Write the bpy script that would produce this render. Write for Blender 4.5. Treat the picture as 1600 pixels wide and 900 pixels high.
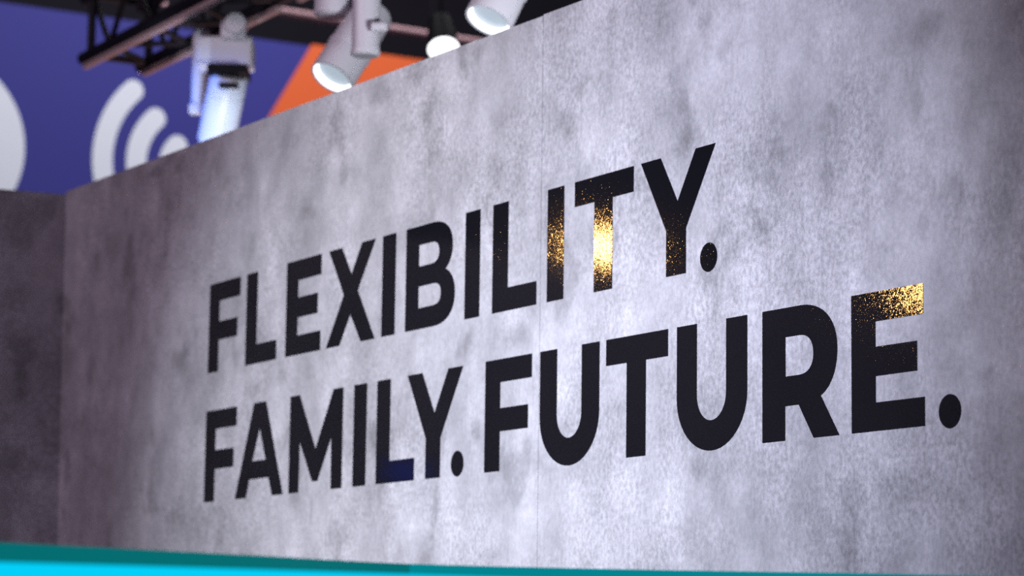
import bpy, bmesh, math, random
from mathutils import Vector, Matrix
random.seed(7)
for o in list(bpy.data.objects): bpy.data.objects.remove(o)
scn = bpy.context.scene
COL = scn.collection
PI = math.pi

# ------------------------------------------------------------------ camera
ZO = 1.48276                       # height of the lower text baseline above the floor
FPX = 4068.75                      # focal length in pixels of the 1600 px frame
CAMP = Vector((7.6, -3.48971, ZO - 0.48276))
F = Vector((-0.85518765, 0.49928618, 0.13916681))
R = Vector((0.50575111, 0.86257826, 0.01321221))
U = Vector((0.11344559, -0.08168268, 0.99018081))
cd = bpy.data.cameras.new('camera'); cam = bpy.data.objects.new('camera', cd); COL.objects.link(cam)
cam.matrix_world = Matrix(((R.x, U.x, -F.x, CAMP.x), (R.y, U.y, -F.y, CAMP.y), (R.z, U.z, -F.z, CAMP.z), (0, 0, 0, 1)))
cd.sensor_width = 36; cd.lens = FPX / 1600 * 36; cd.clip_end = 200
cd.dof.use_dof = True; cd.dof.focus_distance = 5.9; cd.dof.aperture_fstop = cd.lens / 1000 / 0.027
cd.dof.aperture_blades = 0; scn.cycles.use_denoising = False
scn.camera = cam

# ------------------------------------------------------------------ world, light, exposure
w = bpy.data.worlds.new('hall_air'); scn.world = w; w.use_nodes = True
w.node_tree.nodes['Background'].inputs[0].default_value = (0.040, 0.032, 0.062, 1)
w.node_tree.nodes['Background'].inputs[1].default_value = 1.0
scn.view_settings.view_transform = 'Standard'; scn.view_settings.look = 'None'
scn.view_settings.exposure = 0.0; scn.view_settings.gamma = 1.0; scn.view_settings.use_curve_mapping = False

def lamp(name, kind, loc, target, energy, color, **kw):
    d = bpy.data.lights.new(name, kind); d.energy = energy; d.color = color
    o = bpy.data.objects.new(name, d); COL.objects.link(o); o.location = loc
    o.rotation_euler = (Vector(target) - Vector(loc)).to_track_quat('-Z', 'Y').to_euler()
    for k, v in kw.items(): setattr(d, k, v)
    return o
# cool stage spots of the booth, in front of the lettered wall
lamp('wall_wash', 'SPOT', (0.85, -4.5, 2.95), (0.95, 0, 1.25), 1150, (0.87, 0.92, 1.0), spot_size=0.92, spot_blend=1.0, shadow_soft_size=0.12)
lamp('wall_wash_side', 'SPOT', (3.5, -3.31, 2.8), (2.45, 0, 1.75), 620, (0.76, 0.82, 1.0), spot_size=0.85, spot_blend=1.0, shadow_soft_size=0.12)
# rose tinted soft fill, added to lift the ambient on the wall
lamp('rose_fill', 'AREA', (0.6, -5.5, 6.0), (0.6, 0, 1.8), 150, (1.0, 0.76, 0.96), shape='RECTANGLE', size=4.0, size_y=2.0)
# overhead area light added to brighten the big banner
lamp('banner_fill', 'AREA', (-5.8, 4.5, 8.2), (-10, 4.5, 4.6), 360, (0.92, 0.94, 1.0), shape='RECTANGLE', size=6.0, size_y=1.2)
# blue and cool stage lights, and added fills behind the wall
lamp('blue_stage_light', 'SPOT', (-3.2, -2.0, 3.3), (-2.62, 0.98, 3.26), 400, (0.04, 0.20, 1.0), spot_size=math.radians(13), spot_blend=0.5, shadow_soft_size=0.06)
lamp('spotlight_fill', 'SPOT', (2.6, 0.45, 1.9), (-0.6, 0.62, 3.1), 300, (0.88, 0.89, 1.0), spot_size=math.radians(40), spot_blend=0.8, shadow_soft_size=0.2)  # added to brighten the second and third spotlights
lamp('cool_uplight', 'SPOT', (-1.5, 0.40, 1.5), (-2.6, 1.0, 3.20), 240, (0.62, 0.76, 1.0), spot_size=math.radians(18), spot_blend=0.6, shadow_soft_size=0.1)
lamp('rose_bounce_fill', 'SPOT', (-4.6, 2.3, 0.5), (-4.0, 1.2, 3.6), 220, (1.0, 0.58, 0.58), spot_size=math.radians(90), spot_blend=0.8, shadow_soft_size=0.3)  # added in place of warm bounce light under the truss

# ------------------------------------------------------------------ pixel -> place on a known plane
def ray(px, py): return F + R * ((px - 800) / FPX) - U * ((py - 450) / FPX)
def on_y(px, py, y): d = ray(px, py); return CAMP + d * ((y - CAMP.y) / d.y)
def on_x(px, py, x): d = ray(px, py); return CAMP + d * ((x - CAMP.x) / d.x)
def on_z(px, py, z): d = ray(px, py); return CAMP + d * ((z - CAMP.z) / d.z)

# ------------------------------------------------------------------ materials
def mat(name, col, rough=0.5, metal=0.0, emit=None, estr=1.0, spec=0.5):
    m = bpy.data.materials.new(name); m.use_nodes = True
    b = m.node_tree.nodes['Principled BSDF']
    b.inputs['Base Color'].default_value = (*col, 1); b.inputs['Roughness'].default_value = rough
    b.inputs['Metallic'].default_value = metal; b.inputs['Specular IOR Level'].default_value = spec
    if emit: b.inputs['Emission Color'].default_value = (*emit, 1); b.inputs['Emission Strength'].default_value = estr
    return m
def grain(m, amount=0.12, scale=60.0):
    """slight procedural tone variation on a plain material"""
    nt = m.node_tree; b = nt.nodes['Principled BSDF']; c = tuple(b.inputs['Base Color'].default_value)
    tc = nt.nodes.new('ShaderNodeTexCoord'); n = nt.nodes.new('ShaderNodeTexNoise'); n.inputs['Scale'].default_value = scale
    n.inputs['Detail'].default_value = 4
    r = nt.nodes.new('ShaderNodeMapRange'); r.inputs['To Min'].default_value = 1 - amount; r.inputs['To Max'].default_value = 1 + amount
    x = nt.nodes.new('ShaderNodeVectorMath'); x.operation = 'SCALE'; x.inputs[0].default_value = c[:3]
    nt.links.new(tc.outputs['Object'], n.inputs['Vector']); nt.links.new(n.outputs['Fac'], r.inputs['Value'])
    nt.links.new(r.outputs['Result'], x.inputs['Scale']); nt.links.new(x.outputs['Vector'], b.inputs['Base Color'])
    return m

def concrete(name, base, marks=()):
    m = bpy.data.materials.new(name); m.use_nodes = True
    nt = m.node_tree; N = nt.nodes; Lk = nt.links.new; b = N['Principled BSDF']
    geo = N.new('ShaderNodeNewGeometry')
    def mp(sx, sz, off=(0, 0, 0)):
        v = N.new('ShaderNodeMapping'); v.inputs['Scale'].default_value = (sx, sx, sz); v.inputs['Location'].default_value = off
        Lk(geo.outputs['Position'], v.inputs['Vector']); return v.outputs['Vector']
    def noise(vec, scale, detail, rough=0.55, dist=0.0):
        n = N.new('ShaderNodeTexNoise'); n.inputs['Scale'].default_value = scale; n.inputs['Detail'].default_value = detail
        n.inputs['Roughness'].default_value = rough; n.inputs['Distortion'].default_value = dist
        Lk(vec, n.inputs['Vector']); return n.outputs['Fac']
    def rng(v, a, b_, c, d):
        r = N.new('ShaderNodeMapRange'); r.inputs['From Min'].default_value = a; r.inputs['From Max'].default_value = b_
        r.inputs['To Min'].default_value = c; r.inputs['To Max'].default_value = d; Lk(v, r.inputs['Value']); return r.outputs['Result']
    def mth(op, a, c):
        q = N.new('ShaderNodeMath'); q.operation = op
        for i, v in enumerate((a, c)):
            if isinstance(v, (int, float)): q.inputs[i].default_value = v
            else: Lk(v, q.inputs[i])
        return q.outputs[0]
    clouds = rng(noise(mp(1.0, 0.95), 2.1, 9, 0.64, 0.15), 0.34, 0.66, 0.70, 1.25)          # broad trowelled clouds
    streak = rng(noise(mp(2.0, 0.7, (3.1, 0, 1.7)), 2.2, 4, 0.5, 0.1), 0.32, 0.68, 0.90, 1.09)   # vertical streaks
    dark = rng(noise(mp(1.3, 1.0, (8.3, 2, 4.4)), 4.2, 8, 0.60, 0.15), 0.57, 0.68, 1.0, 0.68)      # dark smudges
    lite = rng(noise(mp(1.2, 1.0, (1.3, 7, 9.4)), 4.0, 8, 0.64, 0.15), 0.58, 0.72, 1.0, 1.14)      # pale scraped patches
    pm = rng(noise(mp(1.5, 1.2, (5.0, 1, 2.2)), 1.7, 5, 0.6), 0.42, 0.60, 0.35, 1.0)                 # where the speckle shows
    sp = rng(noise(mp(1.0, 0.8), 80, 3, 0.7), 0.34, 0.66, -0.28, 0.28)
    fine = mth('ADD', mth('MULTIPLY', sp, pm), 1.0)
    v = mth('MULTIPLY', mth('MULTIPLY', clouds, streak), mth('MULTIPLY', dark, lite)); mid = rng(noise(mp(1.0, 0.9, (2.2, 3, 6.1)), 9, 7, 0.65, 0.1), 0.32, 0.68, 0.85, 1.13); v = mth('MULTIPLY', mth('MULTIPLY', v, mid), fine)
    if marks:                                                   # individual smudges of the printed pattern
        wn = N.new('ShaderNodeTexNoise'); wn.inputs['Scale'].default_value = 14; wn.inputs['Detail'].default_value = 4; Lk(geo.outputs['Position'], wn.inputs['Vector'])
        wv = N.new('ShaderNodeVectorMath'); wv.operation = 'MULTIPLY_ADD'; Lk(wn.outputs['Color'], wv.inputs[0])
        wv.inputs[1].default_value = (.07, 0, .07); Lk(geo.outputs['Position'], wv.inputs[2])
        for cx, cz, hx, hz, k in marks:
            a = N.new('ShaderNodeVectorMath'); a.operation = 'SUBTRACT'; Lk(wv.outputs['Vector'], a.inputs[0]); a.inputs[1].default_value = (cx + .035, 0, cz + .035)
            m2 = N.new('ShaderNodeVectorMath'); m2.operation = 'MULTIPLY'; Lk(a.outputs['Vector'], m2.inputs[0]); m2.inputs[1].default_value = (1/hx, 0, 1/hz)
            ln = N.new('ShaderNodeVectorMath'); ln.operation = 'LENGTH'; Lk(m2.outputs['Vector'], ln.inputs[0])
            v = mth('MULTIPLY', v, rng(ln.outputs['Value'], 0.45, 1.25, k, 1.0))
    sc = N.new('ShaderNodeVectorMath'); sc.operation = 'SCALE'; sc.inputs[0].default_value = base; Lk(v, sc.inputs['Scale'])
    Lk(sc.outputs['Vector'], b.inputs['Base Color'])
    b.inputs['Roughness'].default_value = 0.62; b.inputs['Specular IOR Level'].default_value = 0.25
    bp = N.new('ShaderNodeBump'); bp.inputs['Strength'].default_value = 0.25; bp.inputs['Distance'].default_value = 0.002
    Lk(fine, bp.inputs['Height']); Lk(bp.outputs['Normal'], b.inputs['Normal'])
    return m

def vinyl():
    """glossy black film; its orange-peel surface breaks reflected lamps into glints"""
    m = mat('gloss_black_vinyl', (0.006, 0.006, 0.008), 0.05, spec=0.5)
    nt = m.node_tree; N = nt.nodes; Lk = nt.links.new; b = N['Principled BSDF']
    geo = N.new('ShaderNodeNewGeometry')
    def pert(scale, amp, power):
        n = N.new('ShaderNodeTexNoise'); n.inputs['Scale'].default_value = scale; n.inputs['Detail'].default_value = 1.5
        Lk(geo.outputs['Position'], n.inputs['Vector'])
        s = N.new('ShaderNodeVectorMath'); s.operation = 'SUBTRACT'; s.inputs[1].default_value = (0.5, 0.5, 0.5); Lk(n.outputs['Color'], s.inputs[0])
        last = s.outputs['Vector']
        if power == 3:
            a = N.new('ShaderNodeVectorMath'); a.operation = 'MULTIPLY'; Lk(last, a.inputs[0]); Lk(last, a.inputs[1])
            c = N.new('ShaderNodeVectorMath'); c.operation = 'MULTIPLY'; Lk(a.outputs['Vector'], c.inputs[0]); Lk(last, c.inputs[1]); last = c.outputs['Vector']
        k = N.new('ShaderNodeVectorMath'); k.operation = 'SCALE'; k.inputs['Scale'].default_value = amp; Lk(last, k.inputs[0])
        return k.outputs['Vector']
    p1 = pert(330, 0.060, 1); p2 = pert(420, 1.5, 3)
    a = N.new('ShaderNodeVectorMath'); a.operation = 'ADD'; Lk(p1, a.inputs[0]); Lk(p2, a.inputs[1])
    c = N.new('ShaderNodeVectorMath'); c.operation = 'ADD'; Lk(a.outputs['Vector'], c.inputs[0]); Lk(geo.outputs['Normal'], c.inputs[1])
    n = N.new('ShaderNodeVectorMath'); n.operation = 'NORMALIZE'; Lk(c.outputs['Vector'], n.inputs[0])
    Lk(n.outputs['Vector'], b.inputs['Normal'])
    return m

M_CONC = concrete('grey_concrete_print', (0.395, 0.390, 0.420))
MARKS = []
for px, py, wx, wy, k in ((885,192,16,22,.72),(595,145,17,22,.72),(652,113,15,18,.75),(955,25,10,18,.78),(1297,172,6,9,.75),(1080,215,22,16,.80),(1432,165,13,32,.76),(1445,45,22,32,.82),
        (749,81,11,15,.80),(1420,760,38,38,.80),(1091,735,12,22,.74),(807,525,19,22,.76),(742,675,8,18,.78),(963,635,15,12,.84),(280,257,7,12,.70),(243,268,13,11,.72),(203,380,5,13,.74),
        (537,273,7,17,.74),(483,333,13,12,.80),(277,559,9,15,.76),(395,608,11,15,.76),(441,590,8,17,.80),(1060,790,45,45,1.13),(1110,845,45,30,1.10),(905,165,11,15,1.12),(1250,262,20,13,1.12),
        (1215,240,14,12,.82),(340,255,14,20,.82),(1500,300,14,40,.84)):
    q = on_y(px, py, 0.0); u = on_y(px + wx, py, 0.0); t = on_y(px, py + wy, 0.0)
    MARKS.append((q.x, q.z, max(.02, abs(u.x - q.x)), max(.02, abs(t.z - q.z)), k))
M_CONC_L = concrete('lettered_wall_concrete_print', (0.395, 0.390, 0.420), MARKS)
M_CORE = grain(mat('raw_board', (0.05, 0.05, 0.055), 0.8))
M_VINYL = vinyl()
M_FLOOR = grain(mat('dark_hall_carpet', (0.05, 0.045, 0.055), 0.9), 0.3, 40)
M_CEIL = grain(mat('black_hall_ceiling', (0.034, 0.030, 0.042), 0.9), 0.15, 3)
M_BLUE = grain(mat('indigo_banner_print', (0.042, 0.040, 0.245), 0.6, spec=0.2), 0.05, 30)
M_ORANGE = grain(mat('orange_banner_print', (0.80, 0.135, 0.035), 0.6, spec=0.2), 0.05, 30)
M_WHITE = grain(mat('white_banner_print', (0.78, 0.79, 0.86), 0.6, spec=0.2), 0.04, 30)
M_BLACK = grain(mat('black_truss_paint', (0.012, 0.011, 0.014), 0.6, spec=0.3), 0.3, 30)
M_RAIL = grain(mat('rose_tinted_aluminium', (0.55, 0.42, 0.40), 0.5), 0.2, 25)  # rose light on the truss undersides put into the metal colour
M_ROSE = grain(mat('rose_light_pipe_tint', (0.40, 0.22, 0.24), 0.6), 0.35, 14)  # pink light falling on the pipe, put into the base colour
M_LAMP = grain(mat('white_lamp_enamel', (0.74, 0.74, 0.78), 0.4), 0.03, 40)
M_DARK = grain(mat('dark_lamp_gap', (0.008, 0.008, 0.01), 0.7, spec=0.2), 0.2, 40)
M_STEEL = grain(mat('bright_steel', (0.62, 0.60, 0.60), 0.3, 1.0), 0.1, 60)
M_LENS = mat('lamp_lens', (0.12, 0.13, 0.15), 0.25, emit=(0.30, 0.36, 0.42), estr=1.2)
M_GLOW = mat('glowing_reflector', (0.9, 0.9, 0.9), 0.4, emit=(0.92, 0.98, 1.0), estr=2.5)  # emission stands in for bulb light on the white baffle
M_WARM = mat('warm_lamp_filament', (1, 0.8, 0.5), 0.4, emit=(1.0, 0.52, 0.16), estr=6.0)
M_PINK = mat('rose_lamp_glass', (1, 0.7, 0.7), 0.4, emit=(0.42, 0.20, 0.24), estr=1.0)
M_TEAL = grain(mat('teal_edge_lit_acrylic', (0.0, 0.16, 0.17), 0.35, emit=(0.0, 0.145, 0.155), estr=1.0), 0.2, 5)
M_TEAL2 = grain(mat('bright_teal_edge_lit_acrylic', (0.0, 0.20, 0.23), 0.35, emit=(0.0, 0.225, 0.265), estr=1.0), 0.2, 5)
M_CYAN = mat('cyan_backlit_acrylic', (0.0, 0.35, 0.5), 0.4, emit=(0.0, 0.62, 0.93), estr=1.0)
M_CTOP = grain(mat('counter_laminate', (0.03, 0.05, 0.06), 0.4), 0.2, 20)
M_SCREEN = mat('blue_screen_glow', (0.02, 0.02, 0.1), 0.3, emit=(0.05, 0.10, 1.0), estr=0.5)

# ------------------------------------------------------------------ object helpers
def link(name, bm, m, parent=None, smooth=False):
    me = bpy.data.meshes.new(name)
    bmesh.ops.recalc_face_normals(bm, faces=bm.faces[:])
    bm.to_mesh(me); bm.free(); me.materials.append(m)
    if smooth:
        for p in me.polygons: p.use_smooth = True
        me.set_sharp_from_angle(angle=math.radians(35))
    o = bpy.data.objects.new(name, me); COL.objects.link(o)
    if parent: o.parent = parent; o.matrix_parent_inverse = Matrix.Identity(4)
    return o
def tag(o, label, cat, group=None):
    o['label'] = label; o['category'] = cat
    if group: o['group'] = group
    return o
def thing(name, label, cat, loc=(0, 0, 0), group=None):
    o = bpy.data.objects.new(name, None); COL.objects.link(o); o.location = loc; o.empty_display_size = 0.1
    return tag(o, label, cat, group)
def struct(o): o['kind'] = 'structure'; return o
def box(bm, lo, hi, bev=0.0):
    r = bmesh.ops.create_cube(bm, size=1.0); vs = r['verts']
    for v in vs: v.co = Vector([lo[i] + (hi[i] - lo[i]) * (v.co[i] + 0.5) for i in range(3)])
    if bev: bmesh.ops.bevel(bm, geom=list({e for v in vs for e in v.link_edges}), offset=bev, segments=2, affect='EDGES', profile=0.5)
def hexa(bm, bottom, top):
    vs = [bm.verts.new(p) for p in list(bottom) + list(top)]; n = len(bottom)
    bm.faces.new(vs[:n][::-1]); bm.faces.new(vs[n:])
    for i in range(n): j = (i + 1) % n; bm.faces.new((vs[i], vs[j], vs[n + j], vs[n + i]))
def tube(bm, a, b, r, seg=14, r2=None):
    a, b = Vector(a), Vector(b); d = b - a; q = d.to_track_quat('Z', 'Y').to_matrix().to_4x4(); q.translation = (a + b) / 2
    bmesh.ops.create_cone(bm, cap_ends=True, segments=seg, radius1=r, radius2=r if r2 is None else r2, depth=d.length, matrix=q)
def lathe(bm, prof, origin, axis, seg=40):
    """revolve (distance along axis, radius) pairs; a radius of 0 closes the end"""
    q = Vector(axis).normalized().to_track_quat('Z', 'Y'); O = Vector(origin); rings = []
    for h, r in prof:
        if r < 1e-6: rings.append([bm.verts.new(O + q @ Vector((0, 0, h)))])
        else: rings.append([bm.verts.new(O + q @ Vector((r * math.cos(2 * PI * k / seg), r * math.sin(2 * PI * k / seg), h))) for k in range(seg)])
    for A, B in zip(rings, rings[1:]):
        for k in range(seg):
            j = (k + 1) % seg
            if len(A) == 1 and len(B) == 1: continue
            if len(A) == 1: bm.faces.new((A[0], B[k], B[j]))
            elif len(B) == 1: bm.faces.new((A[k], A[j], B[0]))
            else: bm.faces.new((A[k], A[j], B[j], B[k]))

# ------------------------------------------------------------------ the room: floor, ceiling, far wall
bm = bmesh.new(); box(bm, (-16.2, -18, -0.1), (14, 18, 0)); struct(link('floor', bm, M_FLOOR))
bm = bmesh.new(); box(bm, (-16.2, -18, 10.0), (14, 18, 10.1)); struct(link('ceiling', bm, M_CEIL))
bm = bmesh.new(); box(bm, (-16.2, -18, 0), (-16, 18, 10)); struct(link('wall_far', bm, M_CEIL))

# lettered booth wall: core and two printed panels with a joint between them
def ztop(x): return ZO + 1.2315 - 0.0131 * x
JX = 1.7705; XR = 5.3
def xl(z): return -1.742 - 0.0335 * (z - ZO + 0.09)          # the corner leans a little
wall = struct(bpy.data.objects.new('wall_back', None)); COL.objects.link(wall)
bm = bmesh.new()
hexa(bm, [(xl(0) - .05, .012, 0), (XR, .012, 0), (XR, .092, 0), (xl(0) - .05, .092, 0)],
     [(xl(2.7) - .05, .012, ztop(-1.8) - .012), (XR, .012, ztop(XR) - .012), (XR, .092, ztop(XR) - .012), (xl(2.7) - .05, .092, ztop(-1.8) - .012)])
link('wall_core', bm, M_CORE, wall)
def wall_panel(x0b, x0t, x1, dz):
    bm = bmesh.new()
    hexa(bm, [(x0b, 0, .0), (x1, 0, .0), (x1, .012, .0), (x0b, .012, .0)],
         [(x0t, 0, ztop(x0t) + dz), (x1, 0, ztop(x1) + dz), (x1, .012, ztop(x1) + dz), (x0t, .012, ztop(x0t) + dz)])
    return link('panel', bm, M_CONC_L, wall)
wall_panel(xl(0), xl(2.72), JX - .0008, 0)
wall_panel(JX + .0008, JX + .0008, XR, .003)

# short return wall on the left, at a right angle
def ztl(y): return ZO + 1.243 + 0.019 * y
YL = -4.6
wl = struct(bpy.data.objects.new('wall_left', None)); COL.objects.link(wl)
bm = bmesh.new()
hexa(bm, [(xl(0) - .10, YL, 0), (xl(0) - .012, YL, 0), (xl(0) - .012, 0, 0), (xl(0) - .10, 0, 0)],
     [(xl(2.72) - .10, YL, ztl(YL) - .01), (xl(2.72) - .012, YL, ztl(YL) - .01), (xl(2.72) - .012, 0, ztl(0) - .01), (xl(2.72) - .10, 0, ztl(0) - .01)])
link('wall_core', bm, M_CORE, wl)
for y0, y1 in ((-1.5, 0.0), (-3.0, -1.502), (YL, -3.002)):
    bm = bmesh.new()
    hexa(bm, [(xl(0) - .012, y0, 0), (xl(0), y0, 0), (xl(0), y1, 0), (xl(0) - .012, y1, 0)],
         [(xl(2.72) - .012, y0, ztl(y0)), (xl(2.72), y0, ztl(y0)), (xl(2.72), y1, ztl(y1)), (xl(2.72) - .012, y1, ztl(y1))])
    link('panel', bm, M_CONC, wl)

# ------------------------------------------------------------------ letters (metres; x along the wall, z above the baseline)
def bez(p0, p1, p2, p3, n=14):
    out = []
    for i in range(1, n + 1):
        t = i / n; s = 1 - t
        out.append((s**3*p0[0] + 3*s*s*t*p1[0] + 3*s*t*t*p2[0] + t**3*p3[0], s**3*p0[1] + 3*s*s*t*p1[1] + 3*s*t*t*p2[1] + t**3*p3[1]))
    return out
K = 0.5523
def qarc(p0, corner, p3, k=K, n=12):
    a = (p0[0] + (corner[0]-p0[0])*k, p0[1] + (corner[1]-p0[1])*k); b = (p3[0] + (corner[0]-p3[0])*k, p3[1] + (corner[1]-p3[1])*k)
    return bez(p0, a, b, p3, n)
H = 0.300
def g_F(): return [(0, 0), (.081, 0), (.081, .106), (.228, .106), (.228, .168), (.081, .168), (.081, .238), (.246, .238), (.246, H), (0, H)], []
def g_L(): return [(0, 0), (.234, 0), (.234, .063), (.083, .063), (.083, H), (0, H)], []
def g_E(): return [(0, 0), (.248, 0), (.248, .061), (.084, .061), (.084, .118), (.224, .118), (.224, .181), (.084, .181), (.084, .236), (.245, .236), (.245, H), (0, H)], []
def g_I(): return [(0, 0), (.0825, 0), (.0825, H), (0, H)], []
def g_T(): return [(.0955, 0), (.182, 0), (.182, .2345), (.279, .2345), (.279, H), (0, H), (0, .2345), (.0955, .2345)], []
def g_X(): return [(0, 0), (.092, 0), (.161, .090), (.233, 0), (.323, 0), (.2075, .1575), (.319, H), (.231, H), (.164, .211), (.097, H), (.009, H), (.1155, .1535)], []
def g_Y(): return [(.1145, 0), (.2, 0), (.2, .111), (.324, H), (.2405, H), (.1635, .1815), (.0885, H), (0, H), (.1145, .113)], []
def g_A(): return [(0, 0), (.086, 0), (.1065, .058), (.2525, .058), (.280, 0), (.360, 0), (.2205, H), (.1310, H)], [[(.1275, .115), (.2275, .115), (.1775, .217)]]
def g_M(): return [(0, 0), (.071, 0), (.0725, .156), (.1655, .029), (.202, .029), (.291, .156), (.294, 0), (.3655, 0), (.3655, H), (.301, H), (.1845, .127), (.0655, H), (0, H)], []
def g_U():
    W, s = .2905, .0845
    out = [(0, H), (0, .128)]
    out += qarc((0, .128), (0, -.0045), (W/2, -.0045)) + qarc((W/2, -.0045), (W, -.0045), (W, .128)) + [(W, H), (W-s, H), (W-s, .130)]
    out += qarc((W-s, .130), (W-s, .0665), (W/2, .0665)) + qarc((W/2, .0665), (s, .0665), (s, .130)) + [(s, H)]
    return out, []
def g_R():
    o = [(0, 0), (.0870, 0), (.0870, .0775), (.138, .0775), (.193, 0), (.2860, 0), (.2195, .0915)]
    o += bez((.2195, .0915), (.258, .108), (.2800, .145), (.2800, .192), 10) + bez((.2800, .192), (.2800, .258), (.226, H), (.146, H), 12) + [(0, H)]
    h = [(.0885, .144), (.140, .144)] + bez((.140, .144), (.174, .144), (.193, .160), (.193, .1885), 8) + bez((.193, .1885), (.193, .217), (.174, .2335), (.140, .2335), 8) + [(.0885, .2335)]
    return o, [h]
def g_B():
    o = [(0, 0), (.170, 0)] + bez((.170, 0), (.246, 0), (.2925, .031), (.2925, .084), 10) + bez((.2925, .084), (.2925, .120), (.270, .146), (.236, .1575), 8)
    o += bez((.236, .1575), (.262, .171), (.2765, .194), (.2765, .223), 8) + bez((.2765, .223), (.2765, .272), (.233, H), (.162, H), 10) + [(0, H)]
    h1 = [(.0785, .0605), (.165, .0605)] + bez((.165, .0605), (.197, .0605), (.2115, .071), (.2115, .0915), 7) + bez((.2115, .0915), (.2115, .112), (.197, .1235), (.165, .1235), 7) + [(.0785, .1235)]
    h2 = [(.0785, .1815), (.152, .1815)] + bez((.152, .1815), (.183, .1815), (.1985, .192), (.1985, .2125), 7) + bez((.1985, .2125), (.1985, .233), (.183, .244), (.152, .244), 7) + [(.0785, .244)]
    return o, [h1, h2]
def g_dot(): return [(.0353 + .0353*math.cos(2*PI*k/48), .0343 + .0353*math.sin(2*PI*k/48)) for k in range(48)], []
GLYPH = dict(F=g_F, L=g_L, E=g_E, I=g_I, T=g_T, X=g_X, Y=g_Y, A=g_A, M=g_M, U=g_U, R=g_R, B=g_B)
GLYPH['.'] = g_dot
THICK = 0.0012
def make_letter(ch, x, zb, cap, label):
    outer, holes = GLYPH[ch]()
    bm = bmesh.new(); edges = []
    for loop in [outer] + holes:
        vs = [bm.verts.new((px, -THICK, pz * cap / H)) for px, pz in loop]
        edges += [bm.edges.new((vs[i], vs[(i + 1) % len(vs)])) for i in range(len(vs))]
    bmesh.ops.triangle_fill(bm, use_beauty=True, use_dissolve=False, edges=edges, normal=(0, -1, 0))
    r = bmesh.ops.extrude_face_region(bm, geom=bm.faces[:])
    for g in r['geom']:
        if isinstance(g, bmesh.types.BMVert): g.co.y = 0
    o = link('period' if ch == '.' else 'letter', bm, M_VINYL)
    o.location = (x, -0.00005, ZO + zb)
    return tag(o, label, 'period' if ch == '.' else 'letter', 'black vinyl lettering on the concrete wall')
Z1, C1, Z2, C2 = 0.4314, 0.2985, 0.0015, 0.3015
L1 = [('F', -.3835, 'black letter F at the start of the word FLEXIBILITY'),
      ('L', -.0865, 'black letter L second in FLEXIBILITY, between F and E'),
      ('E', .2150, 'black letter E third in FLEXIBILITY, between L and X'),
      ('X', .5025, 'black letter X in FLEXIBILITY, crossing diagonal strokes'),
      ('I', .8680, 'black letter I between X and B in FLEXIBILITY'),
      ('B', 1.0155, 'black letter B in FLEXIBILITY, with two rounded bowls'),
      ('I', 1.3645, 'black letter I between B and L in FLEXIBILITY'),
      ('L', 1.5175, 'black letter L between two letters I in FLEXIBILITY'),
      ('I', 1.8055, 'black letter I beside T, half covered in golden glints'),
      ('T', 1.9410, 'black letter T in FLEXIBILITY, stem glaring golden white'),
      ('Y', 2.2530, 'black letter Y at the end of the word FLEXIBILITY'),
      ('.', None, 'round black full stop after FLEXIBILITY')]
L2 = [('F', -.3850, 'black letter F at the start of the word FAMILY'),
      ('A', -.1373, 'black letter A in FAMILY, with a small triangular opening'),
      ('M', .2635, 'black letter M in FAMILY, widest letter of its word'),
      ('I', .7020, 'black letter I in FAMILY, between M and L'),
      ('L', .8510, 'black letter L in FAMILY, blue sheen on its foot'),
      ('Y', 1.0385, 'black letter Y at the end of the word FAMILY'),
      ('.', None, 'round black full stop after FAMILY'),
      ('F', 1.4875, 'black letter F at the start of the word FUTURE'),
      ('U', 1.7765, 'black letter U second in FUTURE, between F and T'),
      ('T', 2.0985, 'black letter T in FUTURE, between the two letters U'),
      ('U', 2.4165, 'black letter U fourth in FUTURE, between T and R'),
      ('R', 2.7670, 'black letter R in FUTURE, with a slanted leg'),
      ('E', 3.0975, 'black letter E ending FUTURE, golden glints on top arm'),
      ('.', None, 'round black full stop after FUTURE')]
dots = {'after FLEXIBILITY': (1107.6, 401.7), 'after FAMILY': (714.7, 724.4), 'after FUTURE': (1484.7, 642.5)}
for line, zb, cap in ((L1, Z1, C1), (L2, Z2, C2)):
    for ch, x, lab in line:
        zz = zb
        if ch == '.':
            q = on_y(*[v for k, v in dots.items() if lab.endswith(k)][0], 0.0); x = q.x - .0353; zz = q.z - ZO - .0343
        make_letter(ch, x, zz, cap, lab)

# ------------------------------------------------------------------ big hall banner beyond the booth
BX = -10.0
bn = thing('hall_banner', 'huge indigo hall banner with white signal arcs and an orange slant', 'banner', (BX, 3.5, 0))
def bpt(px, py): p = on_x(px, py, BX); return p.y - 3.5, p.z
ta = bpt(0, 6); tb = bpt(660, 92)
def btop(y): return ta[1] + (tb[1] - ta[1]) * (y - ta[0]) / (tb[0] - ta[0])
def slab(bm, poly, x0, x1):
    hexa(bm, [(x0, y, z) for y, z in poly], [(x1, y, z) for y, z in poly])
bm = bmesh.new(); slab(bm, [(-17, 0.3), (9, 0.3), (9, btop(0)), (-17, btop(0))], -0.06, 0); link('printed_sheet', bm, M_BLUE, bn)
# white disc
sy = abs(bpt(900, 250)[0] - bpt(800, 250)[0]) / 100; sz = abs(bpt(100, 350)[1] - bpt(100, 250)[1]) / 100
c = bpt(-105, 220); rad = 143 * abs(bpt(38, 220)[0] - bpt(-62, 220)[0]) / 100
bm = bmesh.new(); slab(bm, [(c[0] + rad*math.cos(2*PI*k/72), c[1] + rad*math.sin(2*PI*k/72)) for k in range(72)], 0, .006); link('white_disc', bm, M_WHITE, bn)
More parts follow.
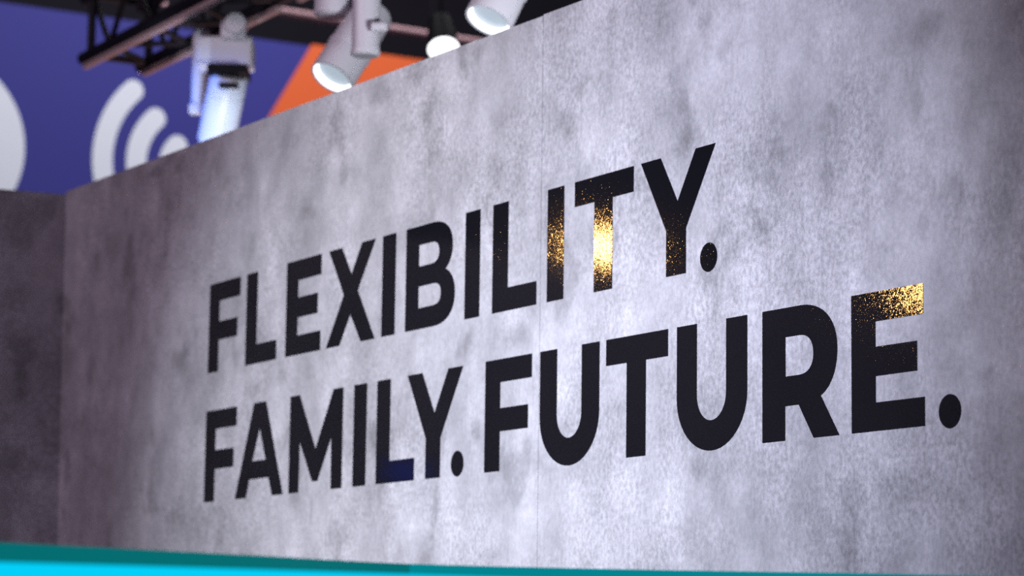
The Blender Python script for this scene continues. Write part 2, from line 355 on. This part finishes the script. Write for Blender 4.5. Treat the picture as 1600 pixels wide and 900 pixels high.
# three signal arcs, round ended
cy, cz = bpt(304, 262); u = abs(bpt(304, 262)[0] - bpt(204, 262)[0]) / 100
for rpx in (144, 92, 41):
    r = rpx * u; hw = 15.5 * u; a0, a1 = PI - math.radians(46), PI + math.radians(46); poly = []
    for k in range(41): a = a0 + (a1 - a0)*k/40; poly.append((cy + (r + hw)*math.cos(a), cz + (r + hw)*math.sin(a)))
    e = (cy + r*math.cos(a1), cz + r*math.sin(a1))
    for k in range(1, 12): t = a1 + PI*k/12; poly.append((e[0] + hw*math.cos(t), e[1] + hw*math.sin(t)))
    for k in range(41): a = a1 + (a0 - a1)*k/40; poly.append((cy + (r - hw)*math.cos(a), cz + (r - hw)*math.sin(a)))
    e = (cy + r*math.cos(a0), cz + r*math.sin(a0))
    for k in range(1, 12): t = a0 + PI + PI*k/12; poly.append((e[0] + hw*math.cos(t), e[1] + hw*math.sin(t)))
    bm = bmesh.new(); slab(bm, poly, 0, .006); link('signal_arc', bm, M_WHITE, bn)
o1 = bpt(489, 66); o2 = bpt(414, 192); sl = (o2[0] - o1[0]) / (o2[1] - o1[1])
zt, zb_ = btop(o1[0]), 3.2
bm = bmesh.new(); slab(bm, [(o1[0] + sl*(zb_ - o1[1]), zb_), (o1[0] + sl*(zb_ - o1[1]) + 4.0, zb_), (o1[0] + sl*(zt - o1[1]) + 4.0, zt), (o1[0] + sl*(zt - o1[1]), zt)], 0, .004)
link('orange_slant', bm, M_ORANGE, bn)

# ------------------------------------------------------------------ black box truss behind the wall
YB = 1.12; SEC = 0.29
eB = on_y(219, 104, YB); zc = eB.z
tr = thing('lighting_truss', 'black box truss with rose lit undersides above the booth wall', 'truss', (eB.x, YB, zc))
LEN = 6.4
cr = 0.030
for yy, zz in ((0, 0), (-SEC, 0), (0, SEC), (-SEC, SEC)):
    bm = bmesh.new(); tube(bm, (0, yy, zz), (LEN, yy, zz), cr, 14); link('chord', bm, M_BLACK, tr)
for yy, spans in ((-SEC, [(0.03, 1.70)]), (0, [(0.05, 1.55), (1.75, LEN)])):
    for a, b in spans:
        bm = bmesh.new(); box(bm, (a, yy - .014, -.056), (b, yy + .014, -.030), .003); link('cable_rail', bm, M_RAIL, tr)
bm = bmesh.new(); box(bm, (.75, .031, .004), (LEN, .050, .026), .004); link('cable_rail', bm, M_RAIL, tr)
for x in (0.10,):
    for a, b in (((0, 0), (-SEC, 0)), ((0, SEC), (-SEC, SEC)), ((0, 0), (0, SEC)), ((-SEC, 0), (-SEC, SEC))):
        bm = bmesh.new(); tube(bm, (x, a[0], a[1]), (x, b[0], b[1]), .020, 10); link('end_brace', bm, M_BLACK, tr)
nb = 26
for face in range(4):
    for k in range(nb):
        x0, x1 = .10 + (LEN-.1)*k/nb, .10 + (LEN-.1)*(k+1)/nb
        P = [(0, 0), (-SEC, 0), (-SEC, SEC), (0, SEC)]
        a, b = P[face], P[(face + 1) % 4]
        if (k % 2) == (face != 1): a, b = b, a
        bm = bmesh.new(); tube(bm, (x0, a[0], a[1]), (x1, b[0], b[1]), .014, 8); link('brace', bm, M_BLACK, tr)
for dx, yy, zz in ((-.012, 0, -.02), (.05, .0, -.035), (-.01, -SEC, -.01)):
    bm = bmesh.new(); bmesh.ops.create_icosphere(bm, subdivisions=2, radius=.012, matrix=Matrix.Translation((dx, yy, zz))); link('bolt', bm, M_STEEL, tr, True)

for x in (1.6, 5.2):
    bm = bmesh.new(); tube(bm, (x, -SEC/2, SEC - .02), (x, -SEC/2, 10 - zc), .004, 8); link('suspension_cable', bm, M_BLACK, tr)
    bm = bmesh.new(); tube(bm, (x, -SEC - .03, SEC), (x, .03, SEC), .012, 8); link('hanger_bar', bm, M_BLACK, tr)

# pipe far behind, with collars; the rose light on it is in its colour
pa = on_y(405, 13, 3.2); pb = on_y(740, 66, 4.6)
d = (pb - pa); pb = pa + d * 1.6
pipe_z = pa.z; pp = thing('ceiling_pipe', 'rose lit pipe hanging under the dark ceiling', 'pipe', pa)
bm = bmesh.new(); tube(bm, (0, 0, 0), d * 1.6, .028, 16); link('pipe_run', bm, M_ROSE, pp)
for t in (.02, .8, 1.58):
    bm = bmesh.new(); tube(bm, d*t, Vector((d.x*t, d.y*t, 10 - pipe_z)), .003, 8); link('suspension_cable', bm, M_BLACK, pp)
for k in range(34):
    t = (k + .5) / 34 * 1.6; bm = bmesh.new(); tube(bm, d*t - d.normalized()*.012, d*t + d.normalized()*.012, .0305, 14); link('collar', bm, M_ROSE, pp)

# ------------------------------------------------------------------ white spotlights
def cam_dir(right, up, toward): return (R * right + U * up - F * toward).normalized()
def lamp_head(parent, mouth, axis, rad, length, glow=True, power=8.0):
    """mouth: centre of the opening; axis points out of the lamp"""
    ax = axis.normalized(); t = rad * 0.11
    bm = bmesh.new(); lathe(bm, [(-length, 0), (-length, rad*.80), (-length + .012, rad*.90), (-length*.55, rad*.97), (-.004, rad), (0, rad), (0, rad - t), (-.004, rad - t), (-rad*.55, rad*.84), (-rad*.56, rad*.86), (-length*.6, rad*.85)], mouth, ax, 48)
    body = link('lamp_housing', bm, M_LAMP, parent, True)
    bm = bmesh.new(); lathe(bm, [(-.005, rad - t - .001), (-rad*.30, rad*.80)], mouth, ax, 48); link('glowing_reflector', bm, M_GLOW, parent, True)  # ring glows by itself in place of a lamp-lit baffle
    bm = bmesh.new(); lathe(bm, [(-rad*.30, 0), (-rad*.30, rad*.40), (-rad*.285, rad*.80)], mouth, ax, 48); link('lens', bm, M_LENS, parent, True)
    bm = bmesh.new(); lathe(bm, [(-length*.42, rad*.975), (-length*.42, rad*1.02), (-length*.38, rad*1.02), (-length*.38, rad*.975)], mouth, ax, 40); link('clamp_band', bm, M_LAMP, parent, True)
    return body
GR = 'white spotlights hung along the truss'
ZT = zc                                     # truss underside height
# third from the left: mouth half hidden by the wall edge
def hang(parent, base, top_local, r=.016):
    bm = bmesh.new(); tube(bm, base, top_local, r, 14); link('hanger_rod', bm, M_LAMP, parent)
Y3 = 0.60
m3 = on_y(763, 33, Y3); s3 = thing('spotlight', 'white spotlight pointing down left, its lit mouth cut by the wall edge', 'spotlight', m3, GR)
k3 = (m3 - CAMP).length / FPX
ax3 = cam_dir(-.374, -.81, .45)
lamp_head(s3, Vector((0, 0, 0)), ax3, 38.5*k3, .36)
hang(s3, -ax3*.30, -ax3*.30 + Vector((0, 0, .75)))
# second: large head, driver drum and yoke
Y2 = 0.60
m2 = on_y(518.5, 122, Y2); s2 = thing('spotlight', 'big white spotlight in front of the orange banner print', 'spotlight', m2, GR)
k2 = (m2 - CAMP).length / FPX
ax2 = cam_dir(-.43, -.76, .50)
lamp_head(s2, Vector((0, 0, 0)), ax2, 36*k2, .34)
def rel(px, py, y, m): return on_y(px, py, y) - m
a = rel(571, 88, Y2 - .06, m2); bm = bmesh.new(); lathe(bm, [(0, 0), (0, .045), (.006, .052), (.02, .052), (.026, .049), (.42, .049), (.42, 0)], a, (0, 0, 1), 36); link('driver_drum', bm, M_LAMP, s2, True)
a = rel(519, 26, Y2 + .08, m2); bm = bmesh.new(); lathe(bm, [(0, 0), (0, .055), (.008, .066), (.03, .068), (.30, .068), (.30, 0)], a, (0.05, 0, 1), 36); link('mounting_drum', bm, M_LAMP, s2, True)
a = rel(594, 42, Y2 - .05, m2); bm = bmesh.new(); lathe(bm, [(-.03, 0), (-.03, .018), (.02, .018), (.026, .012), (.026, 0)], a, R, 20); link('tilt_knob', bm, M_LAMP, s2, True)
# first: boxy driver, lamp below
Y1 = 0.98
m1 = on_y(337, 222, Y1); s1 = thing('spotlight', 'boxy white spotlight edged in blue light, clamped to the black truss', 'spotlight', m1, GR)
k1 = (m1 - CAMP).length / FPX
ax1 = cam_dir(-.17, -.97, -.10)
hd = rel(361, 116, Y1, m1) - F*.05; hl = hd.length
bm = bmesh.new(); rr = 29.5*k1; lathe(bm, [(0, 0), (0, rr*.93), (.01, rr), (hl*.70, rr), (hl*.70, rr*.97), (hl*.73, rr*.97), (hl*.73, rr), (hl*.96, rr), (hl, rr*.92), (hl, 0)], (0, 0, 0), hd, 40); link('lamp_housing', bm, M_LAMP, s1, True)
def cbox(px0, py0, px1, py1, y, m, depth, name, mt, bev=.006):
    p = on_y((px0 + px1)/2, (py0 + py1)/2, y) - m; k = k1
    hx = (px1 - px0)/2*k; hz = (py1 - py0)/2*k
    bm = bmesh.new(); box(bm, (-hx, -depth/2, -hz), (hx, depth/2, hz), bev)
    yaw = math.atan2(R.y, R.x)
    bmesh.ops.transform(bm, matrix=Matrix.Translation(p) @ Matrix.Rotation(yaw, 4, 'Z'), verts=bm.verts[:]); return link(name, bm, mt, s1)
cbox(310, 62, 396, 108, Y1, m1, .15, 'driver_box', M_LAMP, .012)
cbox(328, 107, 388, 121, Y1 - .03, m1, .19, 'joint_plate', M_DARK, .003)
a = rel(311, 174, Y1 - .02, m1); bm = bmesh.new(); lathe(bm, [(0, 0), (0, 13.5*k1), (126*k1, 13.5*k1), (130*k1, 11*k1), (130*k1, 0)], a, (0, 0, 1), 28); link('driver_tube', bm, M_LAMP, s1, True)
cbox(296, 164, 330, 178, Y1 - .02, m1, .06, 'side_foot', M_LAMP, .004)
cbox(346, 33, 384, 64, Y1, m1, .07, 'clamp_block', M_LAMP, .012)
cbox(343, 131, 372, 137, Y1 - .055, m1, .05, 'vent_slot', M_DARK, .001)
a = rel(369, 38, Y1, m1); bm = bmesh.new(); lathe(bm, [(-.07, 0), (-.07, .046), (.05, .046), (.056, .040), (.056, .018), (.048, .016), (.048, 0)], a, -F, 32); link('truss_clamp', bm, M_LAMP, s1, True)
# fourth, farther back: only the bright mouth shows above the wall
Y4 = 2.6
m4 = on_y(693, 77, Y4); s4 = thing('spotlight', 'distant spotlight, only its glaring white oval mouth above the wall edge', 'spotlight', m4, GR)
k4 = (m4 - CAMP).length / FPX
ax4 = cam_dir(.10, -.70, .70)
q = 25.5*k4
bm = bmesh.new(); lathe(bm, [(-.22, 0), (-.22, q*.75), (-.02, q*1.0), (0, q), (0, q*.95), (-.02, q*.92)], (0, 0, 0), ax4, 40); link('lamp_housing', bm, M_BLACK, s4, True)
bm = bmesh.new(); lathe(bm, [(-.012, 0), (-.004, q*.95)], (0, 0, 0), ax4, 40); link('lens', bm, M_GLOW, s4, True)
bm = bmesh.new(); tube(bm, -ax4*.18, Vector((-ax4.x*.18, -ax4.y*.18, 10 - m4.z)), .008, 10); link('hanger_rod', bm, M_BLACK, s4)

# small distant lamps among the truss bars
for px, py, y, lab in ((225, 12, 3.5, 'tiny rose lamp glowing between the truss bars'), (256, 4, 3.7, 'tiny amber rose lamp at the top edge, right of another')):
    p = on_y(px, py, y); t = thing('hall_lamp', lab, 'lamp', p, 'small distant hall lamps')
    bm = bmesh.new(); bmesh.ops.create_icosphere(bm, subdivisions=2, radius=.022); link('bulb', bm, M_PINK, t, True)
    bm = bmesh.new(); lathe(bm, [(.01, .024), (.05, .018), (.07, 0)], (0, 0, 0), (0, 0, 1), 16); link('socket', bm, M_DARK, t, True)

# ------------------------------------------------------------------ two warm stage lamps, mirrored in the glossy letters
def mirror_place(px, py, x):
    b = on_y(px, py, 0.0); dd = b - CAMP; dd.y = -dd.y; return b + dd * ((x - b.x) / dd.x), dd.normalized(), b
for px, py, x, lab in ((942, 386, -3.6, 'warm stage lamp on a pole behind the return wall, nearer the corner'), (1452, 452, -3.6, 'warm stage lamp on a pole behind the return wall, far end')):
    p, dd, b_ = mirror_place(px, py, x)
    t = thing('stage_lamp', lab, 'lamp', (p.x, p.y, 0), 'warm stage lamps behind the return wall')
    o = Vector((0, 0, p.z)); ax = -dd
    bm = bmesh.new(); lathe(bm, [(-.05, 0), (-.05, .085), (0, .085)], o, ax, 32); link('lamp_face', bm, M_WARM, t)
    lamp('stage_lamp_beam', 'SPOT', p + ax*.075, b_, 34, (1.0, 0.52, 0.16), spot_size=math.radians(26), spot_blend=0.5, shadow_soft_size=0.07)
    bm = bmesh.new(); lathe(bm, [(-.30, 0), (-.30, .07), (-.06, .10), (.06, .10), (.06, .09), (-.05, .09)], o, ax, 32); link('lamp_housing', bm, M_BLACK, t, True)
    bm = bmesh.new(); tube(bm, o - ax*.16 + Vector((0, 0, -.09)), (-ax.x*.16, -ax.y*.16, .02), .02, 12); link('pole', bm, M_BLACK, t)
    bm = bmesh.new(); tube(bm, (-ax.x*.16, -ax.y*.16, 0), (-ax.x*.16, -ax.y*.16, .03), .22, 24); link('base', bm, M_BLACK, t)

# small blue screen on the return wall, seen only as a sheen in the letters
p, _, _ = mirror_place(634, 738, -1.74)
t = thing('wall_screen', 'small blue glowing screen mounted on the return wall', 'screen', (xl(p.z), p.y, p.z))
bm = bmesh.new(); box(bm, (0, -.10, -.06), (.02, .10, .06), .003); link('screen_frame', bm, M_BLACK, t)
bm = bmesh.new(); box(bm, (.020, -.09, -.05), (.022, .09, .05)); link('display', bm, M_SCREEN, t)

# ------------------------------------------------------------------ curved reception counter in front
ZU = CAMP.z + 0.150; ZC = CAMP.z + 0.108
up = [(-160, 839), (0, 847.5), (200, 857.5), (400, 868), (640, 881), (1000, 890), (1300, 895), (1600, 900), (1900, 905)]
lo = [(-160, 874), (0, 878.5), (200, 884), (400, 890), (640, 897.5), (1000, 909), (1300, 918), (1600, 928), (1900, 938)]
UP = [on_z(x, y, ZU) for x, y in up]; LO = [on_z(x, y, ZC) for x, y in lo]
base = (LO[4].x, LO[4].y, 0)
ct = thing('reception_counter', 'curved counter with cyan glowing front and teal acrylic rim', 'counter', base)
B0 = Vector(base)
def smooth_path(P, n=10):
    out = []
    for i in range(len(P) - 1):
        p0, p1, p2, p3 = P[max(i-1, 0)], P[i], P[i+1], P[min(i+2, len(P)-1)]
        for k in range(n):
            t = k/n; out.append(0.5*((2*p1) + (p2-p0)*t + (2*p0-5*p1+4*p2-p3)*t*t + (3*p1-p0-3*p2+p3)*t**3))
    return out + [P[-1]]
def ribbon(path, z0, z1, th, name, m):
    """upright curved sheet of thickness th, grown away from the camera"""
    bm = bmesh.new(); rows = []
    for i, p in enumerate(path):
        tg = (path[min(i+1, len(path)-1)] - path[max(i-1, 0)]); tg.z = 0; tg.normalize(); nn = Vector((-tg.y, tg.x, 0))
        if nn.dot(F) < 0: nn = -nn
        q = Vector((p.x, p.y, 0)) - Vector((B0.x, B0.y, 0)); e = q + nn*th
        rows.append([bm.verts.new((q.x, q.y, z0)), bm.verts.new((q.x, q.y, z1)), bm.verts.new((e.x, e.y, z1)), bm.verts.new((e.x, e.y, z0))])
    for A, B in zip(rows, rows[1:]):
        for k in range(4): bm.faces.new((A[k], A[(k+1) % 4], B[(k+1) % 4], B[k]))
    bm.faces.new(rows[0]); bm.faces.new(rows[-1][::-1])
    return link(name, bm, m, ct, True)
PU = smooth_path(UP); PL = smooth_path(LO)
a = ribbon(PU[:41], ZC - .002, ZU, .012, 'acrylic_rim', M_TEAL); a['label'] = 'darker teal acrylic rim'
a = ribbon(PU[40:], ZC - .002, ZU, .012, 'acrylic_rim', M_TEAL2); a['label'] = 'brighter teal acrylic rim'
ribbon(PL, ZC - .30, ZC, .02, 'glowing_front', M_CYAN)
ribbon(PL, 0.0, ZC - .302, .02, 'lower_front', M_CTOP)
def inset(path, th):
    out = []
    for i, p in enumerate(path):
        tg = (path[min(i+1, len(path)-1)] - path[max(i-1, 0)]); tg.z = 0; tg.normalize(); nn = Vector((-tg.y, tg.x, 0))
        out.append(p + (nn if nn.dot(F) > 0 else -nn) * th)
    return out
PL2 = inset(PL, .0205); bm = bmesh.new(); n = len(PU); vt = []
for z in (ZC - .03, ZC - .002):
    vt.append([[bm.verts.new((p.x - B0.x, p.y - B0.y, z)) for p in PL2], [bm.verts.new((p.x - B0.x, p.y - B0.y, z)) for p in PU]])
for i in range(n - 1):
    bm.faces.new((vt[0][0][i], vt[0][0][i+1], vt[0][1][i+1], vt[0][1][i])); bm.faces.new((vt[1][0][i], vt[1][0][i+1], vt[1][1][i+1], vt[1][1][i]))
    for s in (0, 1): bm.faces.new((vt[0][s][i], vt[0][s][i+1], vt[1][s][i+1], vt[1][s][i]))
link('counter_top', bm, M_CTOP, ct)
